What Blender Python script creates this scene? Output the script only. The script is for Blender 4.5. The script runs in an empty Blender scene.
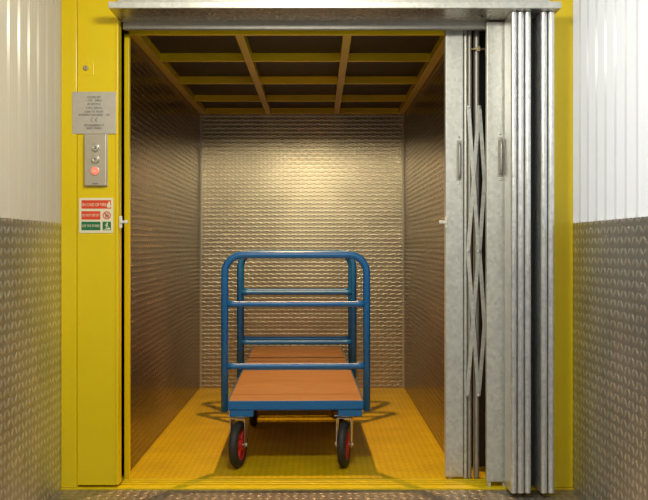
import bpy, bmesh, math, random
from mathutils import Vector, Matrix
random.seed(7)
S = bpy.context.scene
COL = S.collection
PI = math.pi
R = math.radians
EYE = 1.054

# ---------------------------------------------------------------- camera
cd = bpy.data.cameras.new('camera')
cam = bpy.data.objects.new('camera', cd)
COL.objects.link(cam)
cam.location = (0, 0, EYE)
cam.rotation_euler = (R(90), 0, 0)
cd.sensor_fit = 'HORIZONTAL'
cd.sensor_width = 36
cd.lens = 50
cd.shift_x = 6 / 648
cd.shift_y = -4 / 648
cd.clip_start = 0.02
S.camera = cam

# ---------------------------------------------------------------- world, lights, exposure
W = bpy.data.worlds.new('world')
S.world = W
W.use_nodes = True
W.node_tree.nodes['Background'].inputs[0].default_value = (0.86, 0.9, 1.0, 1)
W.node_tree.nodes['Background'].inputs[1].default_value = 0.38

def area(name, loc, target, sx, sy, power, color):
    l = bpy.data.lights.new(name, 'AREA')
    l.shape = 'RECTANGLE'; l.size = sx; l.size_y = sy
    l.energy = power; l.color = color
    o = bpy.data.objects.new(name, l)
    COL.objects.link(o)
    o.location = loc
    d = Vector(target) - Vector(loc)
    o.rotation_euler = d.to_track_quat('-Z', 'Y').to_euler()
    return o
# lamp of the landing, low above the doorway side, and an added fill light from behind
area('landing_lamp', (-0.1, 2.35, 2.16), (-0.1, 3.75, 0.75), 0.35, 0.16, 26, (1.0, 0.94, 0.80))
area('fill_behind', (0.0, -0.6, 2.55), (0.0, 3.0, 0.8), 0.5, 0.4, 15, (1.0, 0.97, 0.9))
# daylight outside the translucent cladding, strong on the right
area('daylight_right', (2.3, 2.6, 2.0), (1.1, 2.9, 1.9), 2.4, 1.6, 33, (1.0, 1.0, 1.0))
area('daylight_left', (-2.3, 2.6, 2.0), (-1.1, 2.9, 1.9), 2.4, 1.6, 14, (1.0, 0.93, 0.8))

S.view_settings.view_transform = 'Standard'
S.view_settings.look = 'None'
S.view_settings.gamma = 1
S.view_settings.use_curve_mapping = False
S.view_settings.exposure = 0.0

# ---------------------------------------------------------------- materials
def new_mat(name):
    m = bpy.data.materials.new(name)
    m.use_nodes = True
    nt = m.node_tree
    b = nt.nodes['Principled BSDF']
    return m, nt, b

def plain(name, col, rough=0.5, metal=0.0, var=0.0, scale=20, bump=0.0, coat=0.0, stretch=None):
    m, nt, b = new_mat(name)
    b.inputs['Base Color'].default_value = (*col, 1)
    b.inputs['Roughness'].default_value = rough
    b.inputs['Metallic'].default_value = metal
    b.inputs['Coat Weight'].default_value = coat
    if var or bump:
        tc = nt.nodes.new('ShaderNodeTexCoord')
        mp = nt.nodes.new('ShaderNodeMapping')
        if stretch: mp.inputs['Scale'].default_value = stretch
        nz = nt.nodes.new('ShaderNodeTexNoise')
        nz.inputs['Scale'].default_value = scale
        nz.inputs['Detail'].default_value = 5
        nt.links.new(tc.outputs['Object'], mp.inputs[0])
        nt.links.new(mp.outputs[0], nz.inputs['Vector'])
        if var:
            mr = nt.nodes.new('ShaderNodeMapRange')
            mr.inputs[1].default_value = 0.3; mr.inputs[2].default_value = 0.7
            mr.inputs[3].default_value = 1 - var; mr.inputs[4].default_value = 1 + var
            nt.links.new(nz.outputs[0], mr.inputs[0])
            mx = nt.nodes.new('ShaderNodeVectorMath'); mx.operation = 'SCALE'
            mx.inputs[0].default_value = col
            nt.links.new(mr.outputs[0], mx.inputs['Scale'])
            nt.links.new(mx.outputs[0], b.inputs['Base Color'])
        if bump:
            bp = nt.nodes.new('ShaderNodeBump')
            bp.inputs['Strength'].default_value = bump
            bp.inputs['Distance'].default_value = 0.01
            nt.links.new(nz.outputs[0], bp.inputs['Height'])
            nt.links.new(bp.outputs[0], b.inputs['Normal'])
    return m

def galvanised(name, col, rough=0.42, metal=0.85, var=0.12):
    m, nt, b = new_mat(name)
    tc = nt.nodes.new('ShaderNodeTexCoord')
    vo = nt.nodes.new('ShaderNodeTexVoronoi'); vo.inputs['Scale'].default_value = 70
    nz = nt.nodes.new('ShaderNodeTexNoise'); nz.inputs['Scale'].default_value = 14; nz.inputs['Detail'].default_value = 6
    nt.links.new(tc.outputs['Object'], vo.inputs['Vector'])
    nt.links.new(tc.outputs['Object'], nz.inputs['Vector'])
    bw = nt.nodes.new('ShaderNodeRGBToBW')
    nt.links.new(vo.outputs['Color'], bw.inputs[0])
    ad = nt.nodes.new('ShaderNodeMath'); ad.operation = 'ADD'
    nt.links.new(bw.outputs[0], ad.inputs[0]); nt.links.new(nz.outputs[0], ad.inputs[1])
    mr = nt.nodes.new('ShaderNodeMapRange')
    mr.inputs[1].default_value = 0.5; mr.inputs[2].default_value = 1.5
    mr.inputs[3].default_value = 1 - var; mr.inputs[4].default_value = 1 + var
    nt.links.new(ad.outputs[0], mr.inputs[0])
    mx = nt.nodes.new('ShaderNodeVectorMath'); mx.operation = 'SCALE'
    mx.inputs[0].default_value = col
    nt.links.new(mr.outputs[0], mx.inputs['Scale'])
    nt.links.new(mx.outputs[0], b.inputs['Base Color'])
    r2 = nt.nodes.new('ShaderNodeMapRange')
    r2.inputs[3].default_value = rough - 0.07; r2.inputs[4].default_value = rough + 0.07
    nt.links.new(bw.outputs[0], r2.inputs[0])
    nt.links.new(r2.outputs[0], b.inputs['Roughness'])
    b.inputs['Metallic'].default_value = metal
    return m

def tread(name, col, axes, cell=0.03, cellv=None, rough=0.3, metal=1.0, dist=0.004, strength=1.0, var=0.1, angle=45, la=0.52, lb=0.17, crest_gain=0.35):
    """rolled pattern sheet: little raised grains, alternately slanted"""
    m, nt, b = new_mat(name)
    N = nt.nodes.new; L = nt.links.new
    def M(op, a, c=None):
        n = N('ShaderNodeMath'); n.operation = op
        for i, v in enumerate((a, c)):
            if v is None: continue
            if isinstance(v, (int, float)): n.inputs[i].default_value = v
            else: L(v, n.inputs[i])
        return n.outputs[0]
    tc = N('ShaderNodeTexCoord'); sp = N('ShaderNodeSeparateXYZ')
    L(tc.outputs['Object'], sp.inputs[0])
    u = M('DIVIDE', sp.outputs[axes[0]], cell)
    v = M('DIVIDE', sp.outputs[axes[1]], cellv or cell)
    cu = M('FLOOR', u); cv = M('FLOOR', v)
    fu = M('SUBTRACT', M('SUBTRACT', u, cu), 0.5)
    fv = M('SUBTRACT', M('SUBTRACT', v, cv), 0.5)
    par = M('PINGPONG', M('ADD', cu, cv), 1.0)
    s = M('SUBTRACT', M('MULTIPLY', par, 2.0), 1.0)
    fus = M('MULTIPLY', fu, s)
    ca, sa = math.cos(R(angle)), math.sin(R(angle))
    a = M('ADD', M('MULTIPLY', fus, ca), M('MULTIPLY', fv, sa))
    c = M('SUBTRACT', M('MULTIPLY', fv, ca), M('MULTIPLY', fus, sa))
    a2 = M('POWER', M('ABSOLUTE', M('DIVIDE', a, la)), 2.0)
    c2 = M('POWER', M('ABSOLUTE', M('DIVIDE', c, lb)), 2.0)
    h = M('MAXIMUM', M('SUBTRACT', 1.0, M('ADD', a2, c2)), 0.0)
    h = M('POWER', h, 0.6)
    bp = N('ShaderNodeBump'); bp.inputs['Strength'].default_value = strength
    bp.inputs['Distance'].default_value = dist
    L(h, bp.inputs['Height']); L(bp.outputs[0], b.inputs['Normal'])
    nz = N('ShaderNodeTexNoise'); nz.inputs['Scale'].default_value = 5; nz.inputs['Detail'].default_value = 5
    L(tc.outputs['Object'], nz.inputs['Vector'])
    mr = N('ShaderNodeMapRange'); mr.inputs[1].default_value = .3; mr.inputs[2].default_value = .7
    mr.inputs[3].default_value = 1 - var; mr.inputs[4].default_value = 1 + var
    L(nz.outputs[0], mr.inputs[0])
    # brighter crests of the grains, darker between
    wr = M('ADD', M('MULTIPLY', h, crest_gain), 1 - crest_gain*.45)
    f = M('MULTIPLY', mr.outputs[0], wr)
    mx = N('ShaderNodeVectorMath'); mx.operation = 'SCALE'; mx.inputs[0].default_value = col
    L(f, mx.inputs['Scale']); L(mx.outputs[0], b.inputs['Base Color'])
    b.inputs['Roughness'].default_value = rough
    b.inputs['Metallic'].default_value = metal
    return m

def translucent(name, col, trans=0.6):
    m, nt, b = new_mat(name)
    b.inputs['Base Color'].default_value = (*col, 1)
    b.inputs['Roughness'].default_value = 0.22
    tr = nt.nodes.new('ShaderNodeBsdfTranslucent'); tr.inputs[0].default_value = (*col, 1)
    mx = nt.nodes.new('ShaderNodeMixShader'); mx.inputs[0].default_value = trans
    out = nt.nodes['Material Output']
    nt.links.new(b.outputs[0], mx.inputs[1]); nt.links.new(tr.outputs[0], mx.inputs[2])
    nt.links.new(mx.outputs[0], out.inputs[0])
    return m

def wood(name, c1, c2):
    m, nt, b = new_mat(name)
    tc = nt.nodes.new('ShaderNodeTexCoord'); mp = nt.nodes.new('ShaderNodeMapping')
    mp.inputs['Scale'].default_value = (2.2, 26, 10)
    nz = nt.nodes.new('ShaderNodeTexNoise'); nz.inputs['Scale'].default_value = 3; nz.inputs['Detail'].default_value = 7
    nz.inputs['Distortion'].default_value = 0.6
    cr = nt.nodes.new('ShaderNodeValToRGB')
    cr.color_ramp.elements[0].position = .3; cr.color_ramp.elements[0].color = (*c1, 1)
    cr.color_ramp.elements[1].position = .7; cr.color_ramp.elements[1].color = (*c2, 1)
    nt.links.new(tc.outputs['Object'], mp.inputs[0]); nt.links.new(mp.outputs[0], nz.inputs['Vector'])
    nt.links.new(nz.outputs[0], cr.inputs[0]); nt.links.new(cr.outputs[0], b.inputs['Base Color'])
    b.inputs['Roughness'].default_value = 0.55
    b.inputs['Specular IOR Level'].default_value = 0.2
    return m

def emit(name, col, strength):
    m, nt, b = new_mat(name)
    b.inputs['Base Color'].default_value = (*col, 1)
    b.inputs['Emission Color'].default_value = (*col, 1)
    b.inputs['Emission Strength'].default_value = strength
    return m

YEL = plain('yellow_paint', (0.76, 0.565, 0.0), 0.27, 0, 0.03, 3, 0.02)
YEL2 = plain('yellow_paint_worn', (0.76, 0.565, 0.0), 0.42, 0, 0.10, 18)
STEEL = (0.50, 0.46, 0.40)
T_SIDE = tread('pattern_steel_side', (0.64, 0.64, 0.64), (1, 2), 0.039, rough=0.46, dist=0.004, la=.46, lb=.25, crest_gain=.4)
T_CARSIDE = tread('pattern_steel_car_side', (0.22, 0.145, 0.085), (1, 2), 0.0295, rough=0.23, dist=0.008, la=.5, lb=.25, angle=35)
T_BACK = tread('pattern_steel_back', (0.46, 0.375, 0.22), (0, 2), 0.0295, rough=0.31, dist=0.0010, la=.66, lb=.27, angle=20)
T_FLOOR = tread('pattern_steel_floor', (0.42, 0.38, 0.32), (0, 1), 0.038, rough=0.4, dist=0.004, metal=0.8, lb=.28)
T_YEL = tread('yellow_pattern_floor', (0.60, 0.41, 0.0), (0, 1), 0.03, rough=0.5, dist=0.0015, metal=0.0, var=0.12)
T_YEL.node_tree.nodes['Principled BSDF'].inputs['Specular IOR Level'].default_value = 0.3
GALV = galvanised('galvanised_steel', (0.62, 0.63, 0.58), 0.45, 0.6)
GALVB = galvanised('bright_galvanised_steel', (0.78, 0.80, 0.80), 0.34, 0.85, 0.10)
GALVD = galvanised('dull_galvanised_steel', (0.42, 0.41, 0.37), 0.5, 0.7, 0.10)
ZINC = plain('zinc_plate', (0.75, 0.75, 0.74), 0.28, 1.0)
BRASS = plain('weathered_brass', (0.42, 0.34, 0.2), 0.45, 0.8)
BLUE = plain('blue_powder_coat', (0.006, 0.115, 0.32), 0.40, 0, 0.04, 8)
RUBBER = plain('black_rubber', (0.018, 0.018, 0.018), 0.6, 0, 0.15, 30)
RED = plain('red_plastic_rim', (0.50, 0.02, 0.015), 0.4)
DECK = wood('plywood_deck', (0.30, 0.145, 0.045), (0.42, 0.215, 0.08))
DARK = plain('dark_steel_and_gap_shade', (0.02, 0.02, 0.018), 0.6)  # near-black; on the gate it stands in for shade between channels
CEIL = plain('dark_ceiling_panel', (0.028, 0.020, 0.012), 0.5, 0, 0.1, 6)
WHITE_R = translucent('translucent_white_cladding', (0.90, 0.91, 0.90), 0.6)
WHITE_L = translucent('translucent_cream_cladding', (0.76, 0.68, 0.50), 0.55)
PLATE = plain('brushed_plate', (0.50, 0.47, 0.40), 0.45, 0.35, 0.04, 60)
INK = plain('engraved_ink', (0.2, 0.19, 0.17), 0.6)
PANELM = plain('control_panel_steel', (0.50, 0.46, 0.36), 0.38, 0.5, 0.03, 60)
SIGN_W = plain('sign_cream', (0.78, 0.74, 0.52), 0.4)
SIGN_R = plain('sign_red', (0.72, 0.06, 0.015), 0.4)
SIGN_G = plain('sign_green', (0.01, 0.16, 0.05), 0.4)
WHITEP = plain('white_plastic', (0.75, 0.74, 0.66), 0.4)
LIT = emit('lit_red_button', (1.0, 0.16, 0.10), 1.0)
PAINTW = plain('ceiling_white', (0.6, 0.6, 0.56), 0.7)
LAMPM = emit('warm_lamp_glass', (1.0, 0.66, 0.33), 6.0)

# ---------------------------------------------------------------- mesh helpers
class MB:
    def __init__(s): s.bm = bmesh.new()
    def box(s, x0, x1, y0, y1, z0, z1, bev=0.0, rot=None, piv=None):
        r = bmesh.ops.create_cube(s.bm, size=1)
        vs = r['verts']
        c = Vector(((x0+x1)/2, (y0+y1)/2, (z0+z1)/2))
        for v in vs:
            v.co = Vector((v.co.x*(x1-x0), v.co.y*(y1-y0), v.co.z*(z1-z0))) + c
        if bev:
            es = list({e for v in vs for e in v.link_edges})
            rr = bmesh.ops.bevel(s.bm, geom=es, offset=bev, segments=2, affect='EDGES', profile=.5)
            vs = rr['verts']
        if rot is not None:
            bmesh.ops.rotate(s.bm, verts=list(set(vs)), cent=piv or c, matrix=rot)
        return s
    def tube(s, pts, r, seg=14, closed_ends=True):
        pts = [Vector(p) for p in pts]
        rings = []
        n = len(pts)
        up = None
        for i, p in enumerate(pts):
            t = (pts[min(i+1, n-1)] - pts[max(i-1, 0)]).normalized()
            if up is None:
                up = Vector((0, 1, 0)) if abs(t.y) < .9 else Vector((0, 0, 1))
            a = t.cross(up).normalized(); b = a.cross(t).normalized()
            up = b
            rr = r[i] if isinstance(r, (list, tuple)) else r
            rings.append([s.bm.verts.new(p + a*rr*math.cos(2*PI*k/seg) + b*rr*math.sin(2*PI*k/seg)) for k in range(seg)])
        for q in range(n-1):
            for k in range(seg):
                f = s.bm.faces.new((rings[q][k], rings[q][(k+1) % seg], rings[q+1][(k+1) % seg], rings[q+1][k]))
                f.smooth = True
        if closed_ends:
            s.bm.faces.new(rings[0][::-1]); s.bm.faces.new(rings[-1])
        return s
    def lathe(s, prof, c, axis='X', seg=36):
        """prof: (radius, offset along axis) closed loop profile"""
        c = Vector(c); rings = []
        for k in range(seg):
            a = 2*PI*k/seg
            ring = []
            for rad, off in prof:
                if axis == 'X': p = Vector((off, rad*math.cos(a), rad*math.sin(a)))
                elif axis == 'Y': p = Vector((rad*math.cos(a), off, rad*math.sin(a)))
                else: p = Vector((rad*math.cos(a), rad*math.sin(a), off))
                ring.append(s.bm.verts.new(c + p))
            rings.append(ring)
        m = len(prof)
        for k in range(seg):
            for j in range(m):
                f = s.bm.faces.new((rings[k][j], rings[(k+1) % seg][j], rings[(k+1) % seg][(j+1) % m], rings[k][(j+1) % m]))
                f.smooth = True
        return s
    def prism(s, poly, z0, z1, axes='xy', smooth=False):
        def P(a, b, c):
            return {'xy': (a, b, c), 'xz': (a, c, b), 'yz': (c, a, b)}[axes]
        lo = [s.bm.verts.new(P(a, b, z0)) for a, b in poly]
        hi = [s.bm.verts.new(P(a, b, z1)) for a, b in poly]
        n = len(poly)
        for i in range(n):
            f = s.bm.faces.new((lo[i], lo[(i+1) % n], hi[(i+1) % n], hi[i])); f.smooth = smooth
        s.bm.faces.new(lo[::-1]); s.bm.faces.new(hi)
        return s
    def build(s, name, mat, parent=None, origin=None, fix=True):
        if fix: bmesh.ops.recalc_face_normals(s.bm, faces=s.bm.faces[:])
        me = bpy.data.meshes.new(name)
        if origin is not None:
            bmesh.ops.translate(s.bm, verts=s.bm.verts[:], vec=-Vector(origin))
        s.bm.to_mesh(me); s.bm.free()
        me.materials.append(mat)
        o = bpy.data.objects.new(name, me)
        COL.objects.link(o)
        if parent: o.parent = parent
        if origin is not None: o.location = origin
        return o

def struct(name, mb, mat, parent=None):
    o = mb.build(name, mat, parent)
    if parent is None: o['kind'] = 'structure'
    return o
def thing(name, loc, label, cat, rz=0, group=None):
    o = bpy.data.objects.new(name, None)
    o.empty_display_size = 0.05
    COL.objects.link(o); o.location = loc; o.rotation_euler = (0, 0, rz)
    o['label'] = label; o['category'] = cat
    if group: o['group'] = group
    return o
def tag(o, label, cat, group=None):
    o['label'] = label; o['category'] = cat
    if group: o['group'] = group
    return o
def px(x, Y): return (x - 318) * Y / 900
def pz(y, Y): return EYE - (y - 246) * Y / 900

def text_mesh(name, txt, size, mat, parent, loc, align='CENTER', depth=0.0006, sx=1.0, bold=0.0):
    c = bpy.data.curves.new(name, 'FONT')
    c.body = txt; c.size = size; c.align_x = align; c.align_y = 'CENTER'; c.extrude = depth; c.offset = bold
    t = bpy.data.objects.new(name + '_tmp', c)
    COL.objects.link(t)
    bpy.context.view_layer.update()
    me = bpy.data.meshes.new_from_object(t.evaluated_get(bpy.context.evaluated_depsgraph_get()))
    bpy.data.objects.remove(t); bpy.data.curves.remove(c)
    me.name = name
    me.materials.clear(); me.materials.append(mat)
    o = bpy.data.objects.new(name, me)
    COL.objects.link(o)
    o.parent = parent; o.location = loc
    o.rotation_euler = (R(90), 0, 0); o.scale = (sx, 1, 1)
    return o

# ---------------------------------------------------------------- landing shell
XL, XR = -1.119, 1.112
YF = 3.92            # front plane of the door frame
YB = -1.6
struct('floor', MB().box(XL-.05, XR+.05, YB, 3.905, -0.06, -0.004), T_FLOOR)
struct('wall_left', MB().box(XL-.05, XL, YB, YF+.1, -0.05, 1.154), T_SIDE)
struct('wall_right', MB().box(XR, XR+.05, YB, YF+.1, -0.05, 1.154), T_SIDE)
def cladding(x, sgn, mat, name):
    """ribbed sheet running along Y; narrow raised ribs towards the landing"""
    mb = MB()
    pitch, rib, hgt = 0.114, 0.018, 0.008
    pts = []
    y = YF + 0.02
    while y > YB:
        pts += [(x, y), (x - sgn*hgt, y - 0.005), (x - sgn*hgt, y - rib + .005), (x, y - rib)]
        # two shallow swages in the pan
        for q in (0.045, 0.078):
            pts += [(x, y - q + .004), (x - sgn*.0008, y - q), (x, y - q - .004)]
        y -= pitch
    bm = mb.bm
    lo = [bm.verts.new((a, b, 1.154)) for a, b in pts]
    hi = [bm.verts.new((a, b, 2.85)) for a, b in pts]
    lo2 = [bm.verts.new((a + sgn*.003, b, 1.154)) for a, b in pts]
    hi2 = [bm.verts.new((a + sgn*.003, b, 2.85)) for a, b in pts]
    for i in range(len(pts)-1):
        bm.faces.new((lo[i], lo[i+1], hi[i+1], hi[i]))
    bmesh.ops.delete(bm, geom=lo2 + hi2, context='VERTS')
    o = struct(name, mb, mat)
    return o
cladding(XL, -1, WHITE_L, 'wall_left_upper')
cladding(XR, 1, WHITE_R, 'wall_right_upper')
struct('ceiling', MB().box(XL-.05, XR+.05, YB, YF+.1, 2.85, 2.9), PAINTW)

# screws holding the lower sheets
def screw(x, y, z, axis, label, group):
    mb = MB()
    prof = [(0.0001, 0), (0.006, 0), (0.0045, 0.0025), (0.0001, 0.0032)]
    sg = {'X': 1, '-X': -1, 'Y': -1}[axis]
    prof = [(r, o*sg) for r, o in prof]
    mb.lathe(prof, (0, 0, 0), axis[-1], 14)
    o = mb.build('screw', ZINC); o.location = (x, y, z)
    return tag(o, label, 'screw', group)
for (sx_, sy_, wh_) in ((590.5, 229, 'nearest the yellow jamb'), (606.5, 236.5, 'the middle, lower one'), (628.5, 228, 'farthest from the yellow jamb')):
    Y = XR*900/(sx_-318)
    screw(XR-0.0005, Y, pz(sy_, Y), '-X', 'small screw head in the top edge of right patterned wall, ' + wh_, 'screws in the right wall sheet')
screw(px(401, 6.68), 6.678, pz(298, 6.68), 'Y', 'bright screw head near the right edge of the lift back wall', None)

# ---------------------------------------------------------------- shaft, dark and plain, around the car
mb = MB()
mb.box(-1.5, -1.45, 4.02, 7.0, -0.3, 3.0)
mb.box(1.45, 1.5, 4.02, 7.0, -0.3, 3.0)
mb.box(-1.5, 1.5, 7.0, 7.05, -0.3, 3.0)
mb.box(-1.5, 1.5, 4.02, 7.05, 3.0, 3.05)
mb.box(-1.5, 1.5, 3.95, 7.05, -0.35, -0.3)
mb.box(-1.5, XL-.0, 4.0, 4.02, -0.3, 3.0)
mb.box(XR, 1.5, 4.0, 4.02, -0.3, 3.0)
mb.box(-1.5, 1.5, 4.0, 4.02, -0.3, -0.045)
mb.box(-1.5, 1.5, 4.03, 4.05, 2.3, 3.0)
struct('wall_shaft', mb, DARK)

# ---------------------------------------------------------------- yellow door frame
JX = px(118.5, YF)         # inner edge of the left jamb
mb = MB()
mb.box(XL+.001, px(77, YF)-.001, YF-.004, YF+.06, 0.003, 2.85, .002)
mb.box(px(77, YF)+.001, JX, YF, YF+.06, 0.012, 2.85, .002)
mb.box(JX-.012, JX+.0, YF-.006, YF+.002, 0.016, 2.05, .002)
mb.box(px(77, YF)-.003, px(77, YF)+.003, YF+.006, YF+.02, 0.003, 2.85)
struct('trim_1', mb, YEL)                      # left jamb
mb = MB()
mb.box(px(549, YF)-.16, XR-.001, YF, YF+.06, 0.003, 2.85, .002)
struct('trim_2', mb, YEL)                      # right jamb
# bottom sill lips
mb = MB()
mb.box(XL+.001, XR-.001, YF-.010, YF+.04, -0.02, 0.002, .0015)
for a in (.062, .098, .134):
    mb.box(JX-.004, XR-.06, YF+a, YF+a+.013, -0.03, 0.003, .0015)
mb.box(JX-.004, XR-.06, YF+.03, YF+.155, -0.034, -0.028)
struct('trim_3', mb, YEL2)
# projecting galvanised canopy over the opening
mb = MB()
cx0, cx1 = px(108.3, 3.72), px(561.5, 3.72)
mb.box(cx0, cx1, 3.72, 3.735, 2.038, 2.0655, .002)
mb.box(JX, px(549, YF), 3.905, 3.918, 2.044, 2.5, .001)
struct('trim_4', mb, GALV)
mb = MB(); mb.box(cx0, cx1, 3.7355, 3.925, 2.038, 2.0435)
struct('trim_20', mb, galvanised('canopy_shaded_sheet', (0.42, 0.39, 0.33), 0.3, 0.9))  # canopy underside: its shade is put into the darker, tan sheet colour
# head track under the canopy
mb = MB()
mb.box(px(123.5, 3.98), 1.0, 3.965, 3.975, 2.010, 2.052, .002)
mb.box(px(123.5, 3.98), 1.0, 3.975, 4.04, 2.046, 2.052)
mb.box(px(123.5, 3.98), 1.0, 3.965, 3.99, 2.010, 2.014)
mb.box(px(120, 3.98), 1.0, 3.925, 3.965, 2.040, 2.3)
struct('trim_5', mb, GALVD)

# ---------------------------------------------------------------- lift car
CL, CR = -0.877, 0.640
CF, CB = 4.08, 6.683
struct('floor_car', MB().box(CL-.02, 1.12, CF, CB+.03, -0.04, 0.0), T_YEL)
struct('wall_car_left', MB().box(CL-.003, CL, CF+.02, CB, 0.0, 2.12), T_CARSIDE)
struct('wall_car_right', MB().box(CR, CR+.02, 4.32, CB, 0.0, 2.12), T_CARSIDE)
struct('wall_car_back', MB().box(CL-.02, CR+.02, CB, CB+.03, 0.0, 2.12), T_BACK)
struct('wall_car_front_return', MB().box(CR, 1.13, 4.30, 4.32, 0.0, 2.12), DARK)
LX, LY, LH = -0.118, 4.875, 0.058
mb = MB()
mb.box(CL-.02, 1.13, CF, LY-LH, 2.076, 2.11); mb.box(CL-.02, 1.13, LY+LH, CB, 2.076, 2.11)
mb.box(CL-.02, LX-LH, LY-LH, LY+LH, 2.076, 2.11); mb.box(LX+LH, 1.13, LY-LH, LY+LH, 2.076, 2.11)
struct('ceiling_car', mb, CEIL)
# pale corner trims of the back wall, front post and header
mb = MB()
mb.box(CL, CL+.014, CB-.008, CB, 0, 2.03); mb.box(CR-.014, CR, CB-.008, CB, 0, 2.03)
struct('trim_6', mb, plain('tan_steel_trim', (0.45, 0.38, 0.25), 0.45, 0.6))
mb = MB()
mb.box(px(124.2, CF), px(129.2, CF), CF, CF+.03, 0.0, 2.045, .002)
mb.box(px(124.2, CF), px(448, CF), CF, CF+.03, 2.013, 2.045, .002)
struct('trim_7', mb, YEL)
# yellow beam grid of the ceiling
gb = 2.032; gt = 2.076
n = 8
for (x0, x1) in ((CL, CL+.045), (CR-.045, CR)):
    struct('trim_%d' % n, MB().box(x0, x1, CF+.03, CB, gb, gt, .002), YEL); n += 1
for xc in (-0.366, 0.137):
    struct('trim_%d' % n, MB().box(xc-.02, xc+.02, CF+.03, CB, gb-.002, gt-.003, .002), YEL); n += 1
for yc in (4.76, 5.42, 6.08, CB-.03):
    struct('trim_%d' % n, MB().box(CL+.045, CR-.045, yc, yc+.028, gb, gt, .002), YEL); n += 1

# recessed spot lamp behind the first cross beam
lt = thing('ceiling_lamp', (LX, LY, 2.076), 'warm recessed spot lamp in the dark lift ceiling behind the first yellow beam', 'lamp')
mb = MB(); mb.lathe([(LH-.001, -.004), (LH-.001, .11), (.0001, .11), (.0001, .107), (LH-.004, .107), (LH-.004, -.002)], (0, 0, 0), 'Z', 32)
mb.build('lamp_can', GALVD, lt)
mb = MB(); mb.lathe([(.0001, .06)] + [(.024*math.sin(PI*k/10), .084-.024*math.cos(PI*k/10)) for k in range(1, 10)] + [(.0001, .108)], (0, 0, 0), 'Z', 20)
mb.build('lamp_bulb', LAMPM, lt)
sl = bpy.data.lights.new('lamp_beam', 'SPOT'); sl.energy = 145; sl.color = (1.0, 0.58, 0.24)
sl.spot_size = R(128); sl.spot_blend = 0.7; sl.shadow_soft_size = 0.022
so = bpy.data.objects.new('lamp_beam', sl); COL.objects.link(so); so.location = (LX, LY, 2.105)

# ---------------------------------------------------------------- folding gates
def channel_poly(x0, x1, y0, y1, rnd=True, seg=6):
    """closed outline with a rounded front (towards -Y)"""
    r = (x1-x0)/2; cx = (x0+x1)/2
    pts = []
    for k in range(seg*2+1):
        a = PI + PI*k/(seg*2)
        pts.append((cx + r*math.cos(a), y0 + r + r*math.sin(a)))
    pts += [(x1, y1), (x0, y1)]
    return pts

def pull_handle(parent, x, y, z0, z1):
    h = MB()
    xc = x
    pts = [(xc, y, z0), (xc, y-.016, z0+.004), (xc, y-.02, z0+.02), (xc, y-.02, z1-.02), (xc, y-.016, z1-.004), (xc, y, z1)]
    h.tube(pts, .0055, 10)
    o = h.build('handle', GALVD, parent)
    p = MB()
    p.box(xc-.011, xc+.011, y-.002, y+.001, z0-.012, z1+.012, .001)
    p.build('handle_plate', GALVD, o)
    for zz in (z0-.026, z1+.026):
        q = MB(); q.lathe([(0.0001, 0), (.005, 0), (.004, -.003), (.0001, -.004)], (xc, y, zz), 'Y', 12)
        q.build('screw', ZINC, o)

# inner gate, standing on the car sill
Y1 = 4.06
g1 = thing('folding_gate', (px(465, Y1), Y1+.02, 0.0), 'galvanised inner lift gate folded up, with crossed lattice strips and pull handle', 'gate')
def to(parent, o): # keep world placement below an empty
    o.location = Vector(o.location) - parent.location
    return o
mb = MB(); mb.box(px(445.6, Y1), px(463.3, Y1), Y1, Y1+.045, 0.012, 2.028, .003)
mb.box(px(449, Y1), px(452, Y1), Y1+.01, Y1+.035, 0.001, 0.012); 
post = to(g1, mb.build('gate_post', GALV, g1))
def pk(x0, x1, y0, y1, z0=0.006, z1=2.026, m=GALV):
    mb = MB(); mb.prism(channel_poly(px(x0, y0), px(x1, y0), y0, y1), z0, z1)
    return to(g1, mb.build('gate_channel', m, g1))
pk(463.9, 467.6, 4.062, 4.10, m=GALV)
pk(468.0, 471.8, 4.062, 4.10, m=GALVD)
pk(474.6, 479.6, 4.068, 4.105, m=GALVD)
# lattice strips
def strip(xa, ya, xb, yb, yy, w=.0165):
    A = Vector((px(xa, yy), 0, pz(ya, yy))); B = Vector((px(xb, yy), 0, pz(yb, yy)))
    d = (B-A).normalized(); nn = Vector((d.z, 0, -d.x))*w/2
    pts = []
    for k in range(9):
        a = PI*k/8
        pts.append(B + nn*math.cos(a) + d*(w/2)*math.sin(a))
    for k in range(9):
        a = PI*k/8
        pts.append(A - nn*math.cos(a) - d*(w/2)*math.sin(a))
    mb = MB(); mb.prism([(p.x, p.z) for p in pts], yy-.0015, yy+.0015, 'xz')
    return to(g1, mb.build('lattice_strip', GALV, g1))
strip(468.5, 107, 478.5, 251, 4.046); strip(479, 107, 468, 251, 4.050)
strip(479.4, 107, 484.5, 180, 4.0555); strip(484.5, 180, 479.5, 251, 4.0535)
strip(468, 251, 478.5, 395, 4.046); strip(478.5, 251, 467.2, 395, 4.050)
strip(479.5, 251, 484.5, 325, 4.0555); strip(484.5, 325, 478.8, 395, 4.0535)
for (a, b) in ((469, 107), (479.3, 107), (468, 251), (479, 251), (467.2, 395), (478.5, 395)):
    mb = MB(); mb.lathe([(.0001, 0), (.0065, 0), (.005, -.004), (.0001, -.005)], (px(a, 4.05), 4.0445, pz(b, 4.05)), 'Y', 14)
    to(g1, mb.build('pivot_bolt', ZINC, g1))
def shift_children(root):
    pass
# hook latch between the two gates
mb = MB(); yy = 4.052
mb.tube([(px(470, yy), yy, pz(49, yy)), (px(487, yy), yy, pz(49, yy))], .0045, 10)
mb.tube([(px(486.5, yy), yy, pz(43, yy)), (px(486.5, yy), yy, pz(55, yy))], .006, 10)
mb.box(px(476.5, yy), px(480, yy), yy-.006, yy+.004, pz(51.5, yy), pz(46.5, yy), .001)
hook = to(g1, mb.build('hook_latch', BRASS, g1)); hook['label'] = 'brownish hook bolt'
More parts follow.
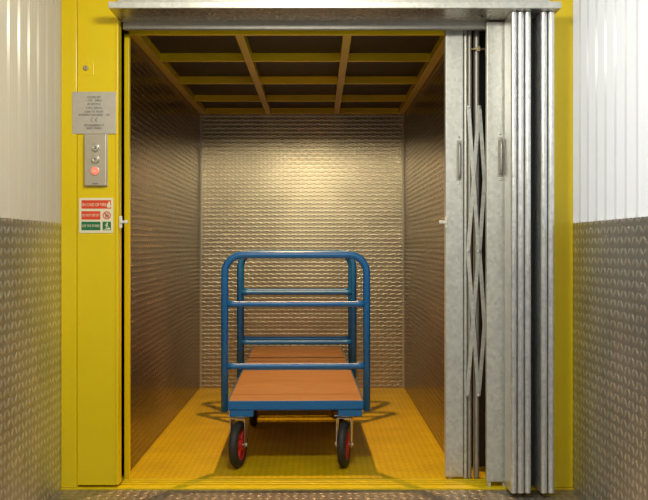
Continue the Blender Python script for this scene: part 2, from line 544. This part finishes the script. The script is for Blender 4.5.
# handle
h0 = g1.location.copy()
def local_handle(g, x0, x1, yt, yb, Yp):
    e_x = (px(x0, Yp)+px(x1, Yp))/2
    n0 = set(bpy.data.objects)
    pull_handle(g, e_x - g.location.x, Yp - g.location.y, pz(yb, Yp) - g.location.z, pz(yt, Yp) - g.location.z)
local_handle(g1, 457, 461, 143, 178, Y1)

# outer gate
Y2 = 3.93
g2 = thing('folding_gate', (0.93, 3.96, 0.0), 'galvanised outer landing gate folded against the right yellow jamb, a stack of bright vertical channels', 'gate')
mb = MB(); mb.box(px(486.8, Y2), px(507.5, Y2), Y2-.0, Y2+.032, 0.024, 2.034, .003)
mb.box(px(488, Y2), px(491, Y2), Y2+.005, Y2+.028, 0.003, 0.026)
mb.box(px(503, Y2), px(506, Y2), Y2+.005, Y2+.028, 0.003, 0.026)
to(g2, mb.build('gate_post', GALV, g2))
Y3 = 3.77
local_handle(g2, 498, 502.6, 140, 174, Y2)
for i, (a, b) in enumerate(((511.3, 517.2), (518.0, 524.4), (525.2, 531.6), (541.2, 547.8), (548.6, 555.0))):
    mb = MB(); mb.prism(channel_poly(px(a, Y3), px(b, Y3), Y3, 3.905), 0.018, 2.036)
    to(g2, mb.build('gate_channel', GALVB, g2))
# dark sheet standing in for the shade in the channel gap, and the narrow flange left of the stack
mb = MB(); mb.box(px(507.9, 3.93)-.0, px(512, 3.93)+.01, 3.93, 3.945, 0.006, 2.036, .001)
to(g2, mb.build('gate_flange', GALVD, g2))
mb = MB(); mb.box(px(531.4, Y3)+.004, px(541.4, Y3)-.002, 3.885, 3.90, 0.018, 2.035)
to(g2, mb.build('gate_gap_shade', DARK, g2))
# ---------------------------------------------------------------- small white keeper catches
def keeper(x, y, z, s, label):
    t = thing('catch', (x, y, z), label, 'catch', 0)
    MB().box(-.006, .006, -.006, .0, -.026, .026, .0015).build('mounting_plate', WHITEP, t)
    MB().box(0, s*.03, -.013, -.003, -.006, .006, .002).build('catch_pin', WHITEP, t)
    MB().lathe([(.0001, .001), (.008, .001), (.008, -.008), (.0001, -.009)], (s*.026, -.012, 0), 'Y', 14).build('catch_knob', WHITEP, t)
keeper(px(121, 3.915), 3.914, pz(222, 3.915), 1, 'small white catch on the inner edge of the left yellow jamb')
keeper(px(446, 4.06)+.001, 4.059, pz(222, 4.06), -1, 'small white catch on the left side of the inner gate post')

# ---------------------------------------------------------------- notice, call panel, fire sign
def front_empty(name, x0, x1, y0, y1, Y, label, cat):
    xc = (px(x0, Y)+px(x1, Y))/2; zc = (pz(y0, Y)+pz(y1, Y))/2
    t = thing(name, (xc, Y, zc), label, cat)
    return t, (px(x1, Y)-px(x0, Y))/2, (pz(y0, Y)-pz(y1, Y))/2
k = YF/900     # metres per photo pixel at the frame
t, hw, hh = front_empty('load_plate', 72.5, 116.5, 92, 134, YF, 'square grey metal notice plate with small engraved lines on the left yellow jamb', 'sign')
MB().box(-hw, hw, -.007, -.0045, -hh, hh, .001).build('plate', PLATE, t)
rows = [('GOODS LIFT', -15.4, 13.5), ('1 OFF   500KG', -12.2, 15), ('IN SERVICE', -8.6, 13), ('S.W.L. 500 KG', -4.8, 16),
        ('LOAD  TO  FRONT', -1.0, 19), ('NO PERSON TO BE CARRIED      LIFT', 2.2, 31), ('LIFTS ENGINEERING CO', 12.6, 20), ('SERVICE DIVISION', 15.6, 15)]
for s_, dy, wpx in rows:
    o = text_mesh('lettering', s_, .0135, INK, t, (0, -.0078, -dy*k))
    w = max(v.co.x for v in o.data.vertices) - min(v.co.x for v in o.data.vertices)
    o.scale = (wpx*k/w, 1, 1)
# CE mark
mb = MB()
def arc(mb, cx, cz, r, a0, a1, w, y0=-.0082, y1=-.0066, seg=16):
    out = [(cx+(r+w/2)*math.cos(a0+(a1-a0)*i/seg), cz+(r+w/2)*math.sin(a0+(a1-a0)*i/seg)) for i in range(seg+1)]
    inn = [(cx+(r-w/2)*math.cos(a0+(a1-a0)*i/seg), cz+(r-w/2)*math.sin(a0+(a1-a0)*i/seg)) for i in range(seg+1)]
    mb.prism(out + inn[::-1], y0, y1, 'xz')
arc(mb, -.004, -7.2*k, .009, R(90), R(270), .0022)
arc(mb, .015, -7.2*k, .009, R(90), R(270), .0022)
mb.box(.007, .014, -.0082, -.0066, -7.2*k-.001, -7.2*k+.001)
mb.build('approval_mark', INK, t)

t, hw, hh = front_empty('call_panel', 85.5, 107.3, 134.5, 186, YF, 'slim steel call button panel with three round buttons below the notice plate', 'control panel')
MB().box(-hw, hw, -.022, -.0005, -hh, hh, .003).build('faceplate', PANELM, t)
MB().box(-hw-.003, hw+.003, -.006, -.0004, -hh-.002, hh+.002, .001).build('back_box', GALVD, t)
for by, m in ((148.3, PANELM), (160, PANELM), (171.3, LIT)):
    zc = pz(by, YF) - t.location.z
    rg = MB(); rg.lathe([(.0165, -.021), (.0195, -.021), (.0195, -.0255), (.0165, -.0255)], (0, 0, zc), 'Y', 24)
    b_ = MB(); b_.lathe([(.0001, -.0215), (.0163, -.0215), (.0163, -.0275), (.013, -.029), (.0001, -.0292)], (0, 0, zc), 'Y', 24)
    bo = b_.build('button', m, t)
    if m is LIT: bo['label'] = 'lit red button'
    rg.build('button_ring', ZINC, bo)
    if m is not LIT:
        a_ = MB(); up = 1 if by < 155 else -1
        a_.prism([(-.007, zc-.005*up), (.007, zc-.005*up), (0, zc+.007*up)], -.0299, -.029, 'xz')
        a_.build('arrow', INK, bo)
    else:
        text_mesh('lettering', 'x', .018, SIGN_W, bo, (0, -.0295, zc))
# round lens row on the bottom edge
MB().box(-.012, .012, -.0228, -.0215, -hh+.006, -hh+.012, .0004).build('maker_strip', INK, t)

t, hw, hh = front_empty('fire_safety_sign', 79.2, 113.3, 198, 233, YF, 'square cream sign with two red bars and a green bar below the call panel', 'sign')
MB().box(-hw, hw, -.003, -.0006, -hh, hh, .0006).build('plate', SIGN_W, t)
def rect(x0, x1, y0, y1, m, nm, par):
    X = lambda v: px(v, YF)-t.location.x
    Z = lambda v: pz(v, YF)-t.location.z
    return MB().box(X(x0), X(x1), -.0038, -.0028, Z(y1), Z(y0)).build(nm, m, par)
def sx(v): return px(v, YF)-t.location.x
def sz(v): return pz(v, YF)-t.location.z
p1 = rect(81.7, 111.2, 200.2, 208.7, SIGN_R, 'warning_bar', t)
p2 = rect(81.7, 100.6, 211.2, 219.6, SIGN_R, 'warning_bar', t)
p3 = rect(81.7, 100.6, 221.7, 230.2, SIGN_G, 'direction_bar', t)
p4 = rect(102.8, 111.2, 221.7, 230.2, SIGN_G, 'exit_symbol', t)
def bar_text(s_, x0, x1, yc, par, h=.019):
    o = text_mesh('lettering', s_, h, SIGN_W, par, ((sx(x0)+sx(x1))/2, -.0042, sz(yc)), bold=0)
    w = max(v.co.x for v in o.data.vertices) - min(v.co.x for v in o.data.vertices)
    o.scale = ((sx(x1)-sx(x0))/w, 1, 1)
bar_text('IN CASE OF FIRE', 82.6, 106.4, 204.9, p1)
bar_text('DO NOT USE LIFT', 82.4, 99.8, 215.4, p2, .016)
bar_text('USE THE STAIRS', 82.4, 99.8, 226, p3, .016)
# flame
mb = MB(); cx, cz = sx(109), sz(204.5)
mb.prism([(cx-.006, cz-.014), (cx+.006, cz-.014), (cx+.0085, cz-.006), (cx+.005, cz+.002), (cx+.006, cz+.008), (cx, cz+.015), (cx-.002, cz+.006), (cx-.007, cz+.003), (cx-.0085, cz-.006)], -.0045, -.0037, 'xz')
mb.build('flame_symbol', SIGN_W, p1)
# prohibition roundel with a little lift figure
mb = MB(); cx, cz = sx(107), sz(215.4)
arc(mb, cx, cz, .0155, 0, 2*PI*.999, .004, -.0045, -.0028, 28)
d = .011
mb.prism([(cx-d-.001, cz+d-.002), (cx-d+.002, cz+d+.001), (cx+d+.001, cz-d+.002), (cx+d-.002, cz-d-.001)], -.0045, -.0028, 'xz')
mb.build('prohibition_symbol', SIGN_R, t)
mb = MB()
mb.box(cx-.007, cx-.0005, -.0036, -.0029, cz-.009, cz+.004); mb.box(cx+.001, cx+.008, -.0036, -.0029, cz-.009, cz+.004)
mb.prism([(cx-.006, cz+.006), (cx-.001, cz+.006), (cx-.0035, cz+.0105)], -.0036, -.0029, 'xz')
mb.prism([(cx+.001, cz+.0105), (cx+.006, cz+.0105), (cx+.0035, cz+.006)], -.0036, -.0029, 'xz')
mb.build('lift_symbol', INK, t)
# figure going down stairs
mb = MB(); cx, cz = sx(107), sz(226)
arc(mb, cx+.002, cz+.012, .0018, 0, 2*PI*.999, .0034, -.0045, -.0037, 12)
mb.prism([(cx-.001, cz+.009), (cx+.005, cz+.008), (cx+.003, cz-.001), (cx-.002, cz)], -.0045, -.0037, 'xz')
mb.prism([(cx+.002, cz), (cx-.002, cz), (cx-.005, cz-.008), (cx-.002, cz-.009)], -.0045, -.0037, 'xz')
mb.prism([(cx+.003, cz), (cx-.0, cz), (cx+.007, cz-.006), (cx+.009, cz-.004)], -.0045, -.0037, 'xz')
mb.prism([(cx-.001, cz+.008), (cx-.009, cz+.003), (cx-.008, cz+.001), (cx, cz+.005)], -.0045, -.0037, 'xz')
mb.prism([(cx-.015, cz-.014), (cx-.006, cz-.014), (cx-.006, cz-.011), (cx+.003, cz-.011), (cx+.003, cz-.008), (cx+.015, cz-.008), (cx+.015, cz-.0155), (cx-.015, cz-.0155)], -.0045, -.0037, 'xz')
mb.build('stair_figure', SIGN_W, p4)

# small lock hole on the upper left jamb
lk = thing('key_switch', (px(85.8, YF), YF, pz(68.2, YF)), 'small round key lock high on the left yellow jamb above the notice plate', 'lock')
MB().box(-.034, .034, -.002, -.0003, -.03, .03, .0008).build('cover_plate', YEL, lk)
MB().lathe([(.0001, -.001), (.012, -.001), (.011, -.007), (.007, -.008), (.0001, -.0075)], (0, 0, 0), 'Y', 20).build('lock_barrel', BRASS, lk)
MB().box(-.0015, .0015, -.0088, -.007, -.005, .005).build('keyhole', INK, lk)

# ---------------------------------------------------------------- platform trolleys
TW, TL, DH = 0.335, 1.05, 0.322     # post half spacing, length, deck height
def hoop(y):
    r = .0175; c = .085; top = 1.012
    pts = [(-TW, y, .278), (-TW, y, top-c)]
    for k in range(1, 9):
        a = PI - (PI/2)*k/8
        pts.append((-TW + c + c*math.cos(a), y, top - c + c*math.sin(a)))
    pts.append((-TW+c+.05, y, top))
    for k in range(0, 9):
        a = PI/2 - (PI/2)*k/8
        pts.append((TW - c + c*math.cos(a), y, top - c + c*math.sin(a)))
    pts.append((TW, y, .278))
    mb = MB(); mb.tube(pts, r, 16)
    return mb

def caster(parent, x, y, yaw, off):
    """swivel castor: blue block above, zinc plate and fork, rubber tyre on a red rim"""
    cst = bpy.data.objects.new('castor', bpy.data.meshes.new('castor'))
    mb = MB()
    mb.box(-.055, .055, -.05, .05, .243, .248, .001)               # top plate
    mb.lathe([(.0001, .232), (.032, .232), (.034, .243), (.0001, .243)], (0, 0, 0), 'Z', 24)
    rot = Matrix.Rotation(yaw, 3, 'Z')
    sub = MB()
    wz = .110
    # fork crown and two legs
    sub.box(-.036, .036, min(-.03, off), max(.03, off), .228, .233, .001)
    for s in (-1, 1):
        sub.prism([(min(-.026, off-.012), .232), (max(.026, off+.012), .232), (off+.013, wz-.014), (off-.013, wz-.014)], s*.0335, s*.0365, 'yz')
    sub.tube([(-.045, off, wz), (.045, off, wz)], .006, 10)
    for s in (-1, 1):
        sub.lathe([(.0001, s*.036), (.0105, s*.036), (.0105, s*.044), (.0001, s*.044)], (0, off, wz), 'X', 8)
    bmesh.ops.rotate(sub.bm, verts=sub.bm.verts[:], cent=(0, 0, 0), matrix=rot)
    tmp = bpy.data.meshes.new('t'); sub.bm.to_mesh(tmp); sub.bm.free()
    mb.bm.from_mesh(tmp); bpy.data.meshes.remove(tmp)
    f = mb.build('castor', ZINC, parent); f.location = (x, y, 0)
    bpy.data.objects.remove(cst)
    tyre = MB()
    Rr, w = .1095, .021
    prof = []
    for k in range(13):
        a = -PI/2 + PI*k/12
        prof.append((Rr - .020 + .020*math.cos(a), w*math.sin(a)))
    prof += [(Rr-.034, w*.9), (Rr-.036, 0), (Rr-.034, -w*.9)]
    tyre.lathe(prof, (0, 0, 0), 'X', 40)
    # tread grooves
    ty = tyre.build('tyre', RUBBER, f); ty.location = rot @ Vector((0, off, wz)); ty.rotation_euler = (0, 0, yaw)
    rim = MB()
    rim.lathe([(Rr-.033, -w*.85), (Rr-.033, w*.85), (Rr-.042, w*.85), (Rr-.048, w*.35), (.030, w*.35), (.024, w*1.1), (.008, w*1.1),
               (.008, -w*1.1), (.024, -w*1.1), (.030, -w*.35), (Rr-.048, -w*.35), (Rr-.042, -w*.85)], (0, 0, 0), 'X', 40)
    for q in range(6):
        a = q*PI/3
        rim.box(-w*.8, w*.8, .026, Rr-.044, -.003, .003, rot=Matrix.Rotation(a, 3, 'X'), piv=(0, 0, 0))
    rm = rim.build('wheel_rim', RED, f); rm.location = ty.location; rm.rotation_euler = (0, 0, yaw)

def trolley(x, y, rz, label, back_hoop=True, yaws=(R(-12), R(-11), 0, 0)):
    t = thing('platform_trolley', (x, y, 0), label, 'trolley', rz, 'blue trolleys in the lift')
    o = hoop(.0).build('end_frame', BLUE, t)
    ys = [(0, o)]
    if back_hoop:
        o2 = hoop(TL).build('end_frame', BLUE, t); ys.append((TL, o2))
    for yy, par in ys:
        for z in (.780, .487):
            mb = MB()
            mb.tube([(-TW+.012, yy, z), (-TW+.045, yy, z), (-TW+.05, yy, z), (TW-.05, yy, z), (TW-.045, yy, z), (TW-.012, yy, z)],
                    [.0155, .0155, .0135, .0135, .0155, .0155], 14)
            mb.build('cross_bar', BLUE, par)
        for s in (-1, 1):
            mb = MB(); mb.tube([(s*TW, yy, .2785), (s*TW, yy, .272)], [.0165, .012], 14); mb.build('end_cap', BLUE, par)
    # angle frame round the deck
    hx = TW - .012
    y0, y1 = -.008, TL + .02
    mb = MB()
    mb.box(-hx, hx, y0, y0+.005, .281, .324, .001); mb.box(-hx, hx, y1-.005, y1, .281, .324, .001)
    mb.box(-hx, -hx+.005, y0, y1, .281, .324, .001); mb.box(hx-.005, hx, y0, y1, .281, .324, .001)
    mb.box(-hx, hx, y0, y0+.04, .281, .286); mb.box(-hx, hx, y1-.04, y1, .281, .286)
    mb.box(-hx, -hx+.04, y0, y1, .281, .286); mb.box(hx-.04, hx, y0, y1, .281, .286)
    mb.box(-hx, hx, TL/2-.02, TL/2+.02, .281, .286)
    fr = mb.build('deck_frame', BLUE, t)
    for sx_ in (-1, 1):
        for yy in (.05, TL-.06):
            MB().box(min(sx_*.2, sx_*.312), max(sx_*.2, sx_*.312), yy-.055, yy+.055, .249, .281, .003).build('castor_mount', BLUE, t)
    mb = MB(); mb.box(-hx+.006, hx-.006, y0+.006, y1-.006, .287, .322, .001)
    mb.build('deck', DECK, t)
    for i, (sx_, yy) in enumerate(((-1, .05), (1, .05), (-1, TL-.06), (1, TL-.06))):
        caster(t, sx_*.252 - .014*(yy < .5), yy + .03*(yy < .5), yaws[i], -.04 if yy < .5 else .035)
    return t
trolley(px(295.8, 4.25), 4.25, R(1.1), 'blue tube framed platform trolley with plywood deck standing nearest the lift opening')
trolley(px(296.2, 5.5), 5.505, R(1.0), 'second blue platform trolley standing behind the nearer one against the lift back wall', back_hoop=False,
        yaws=(0, 0, 0, 0))
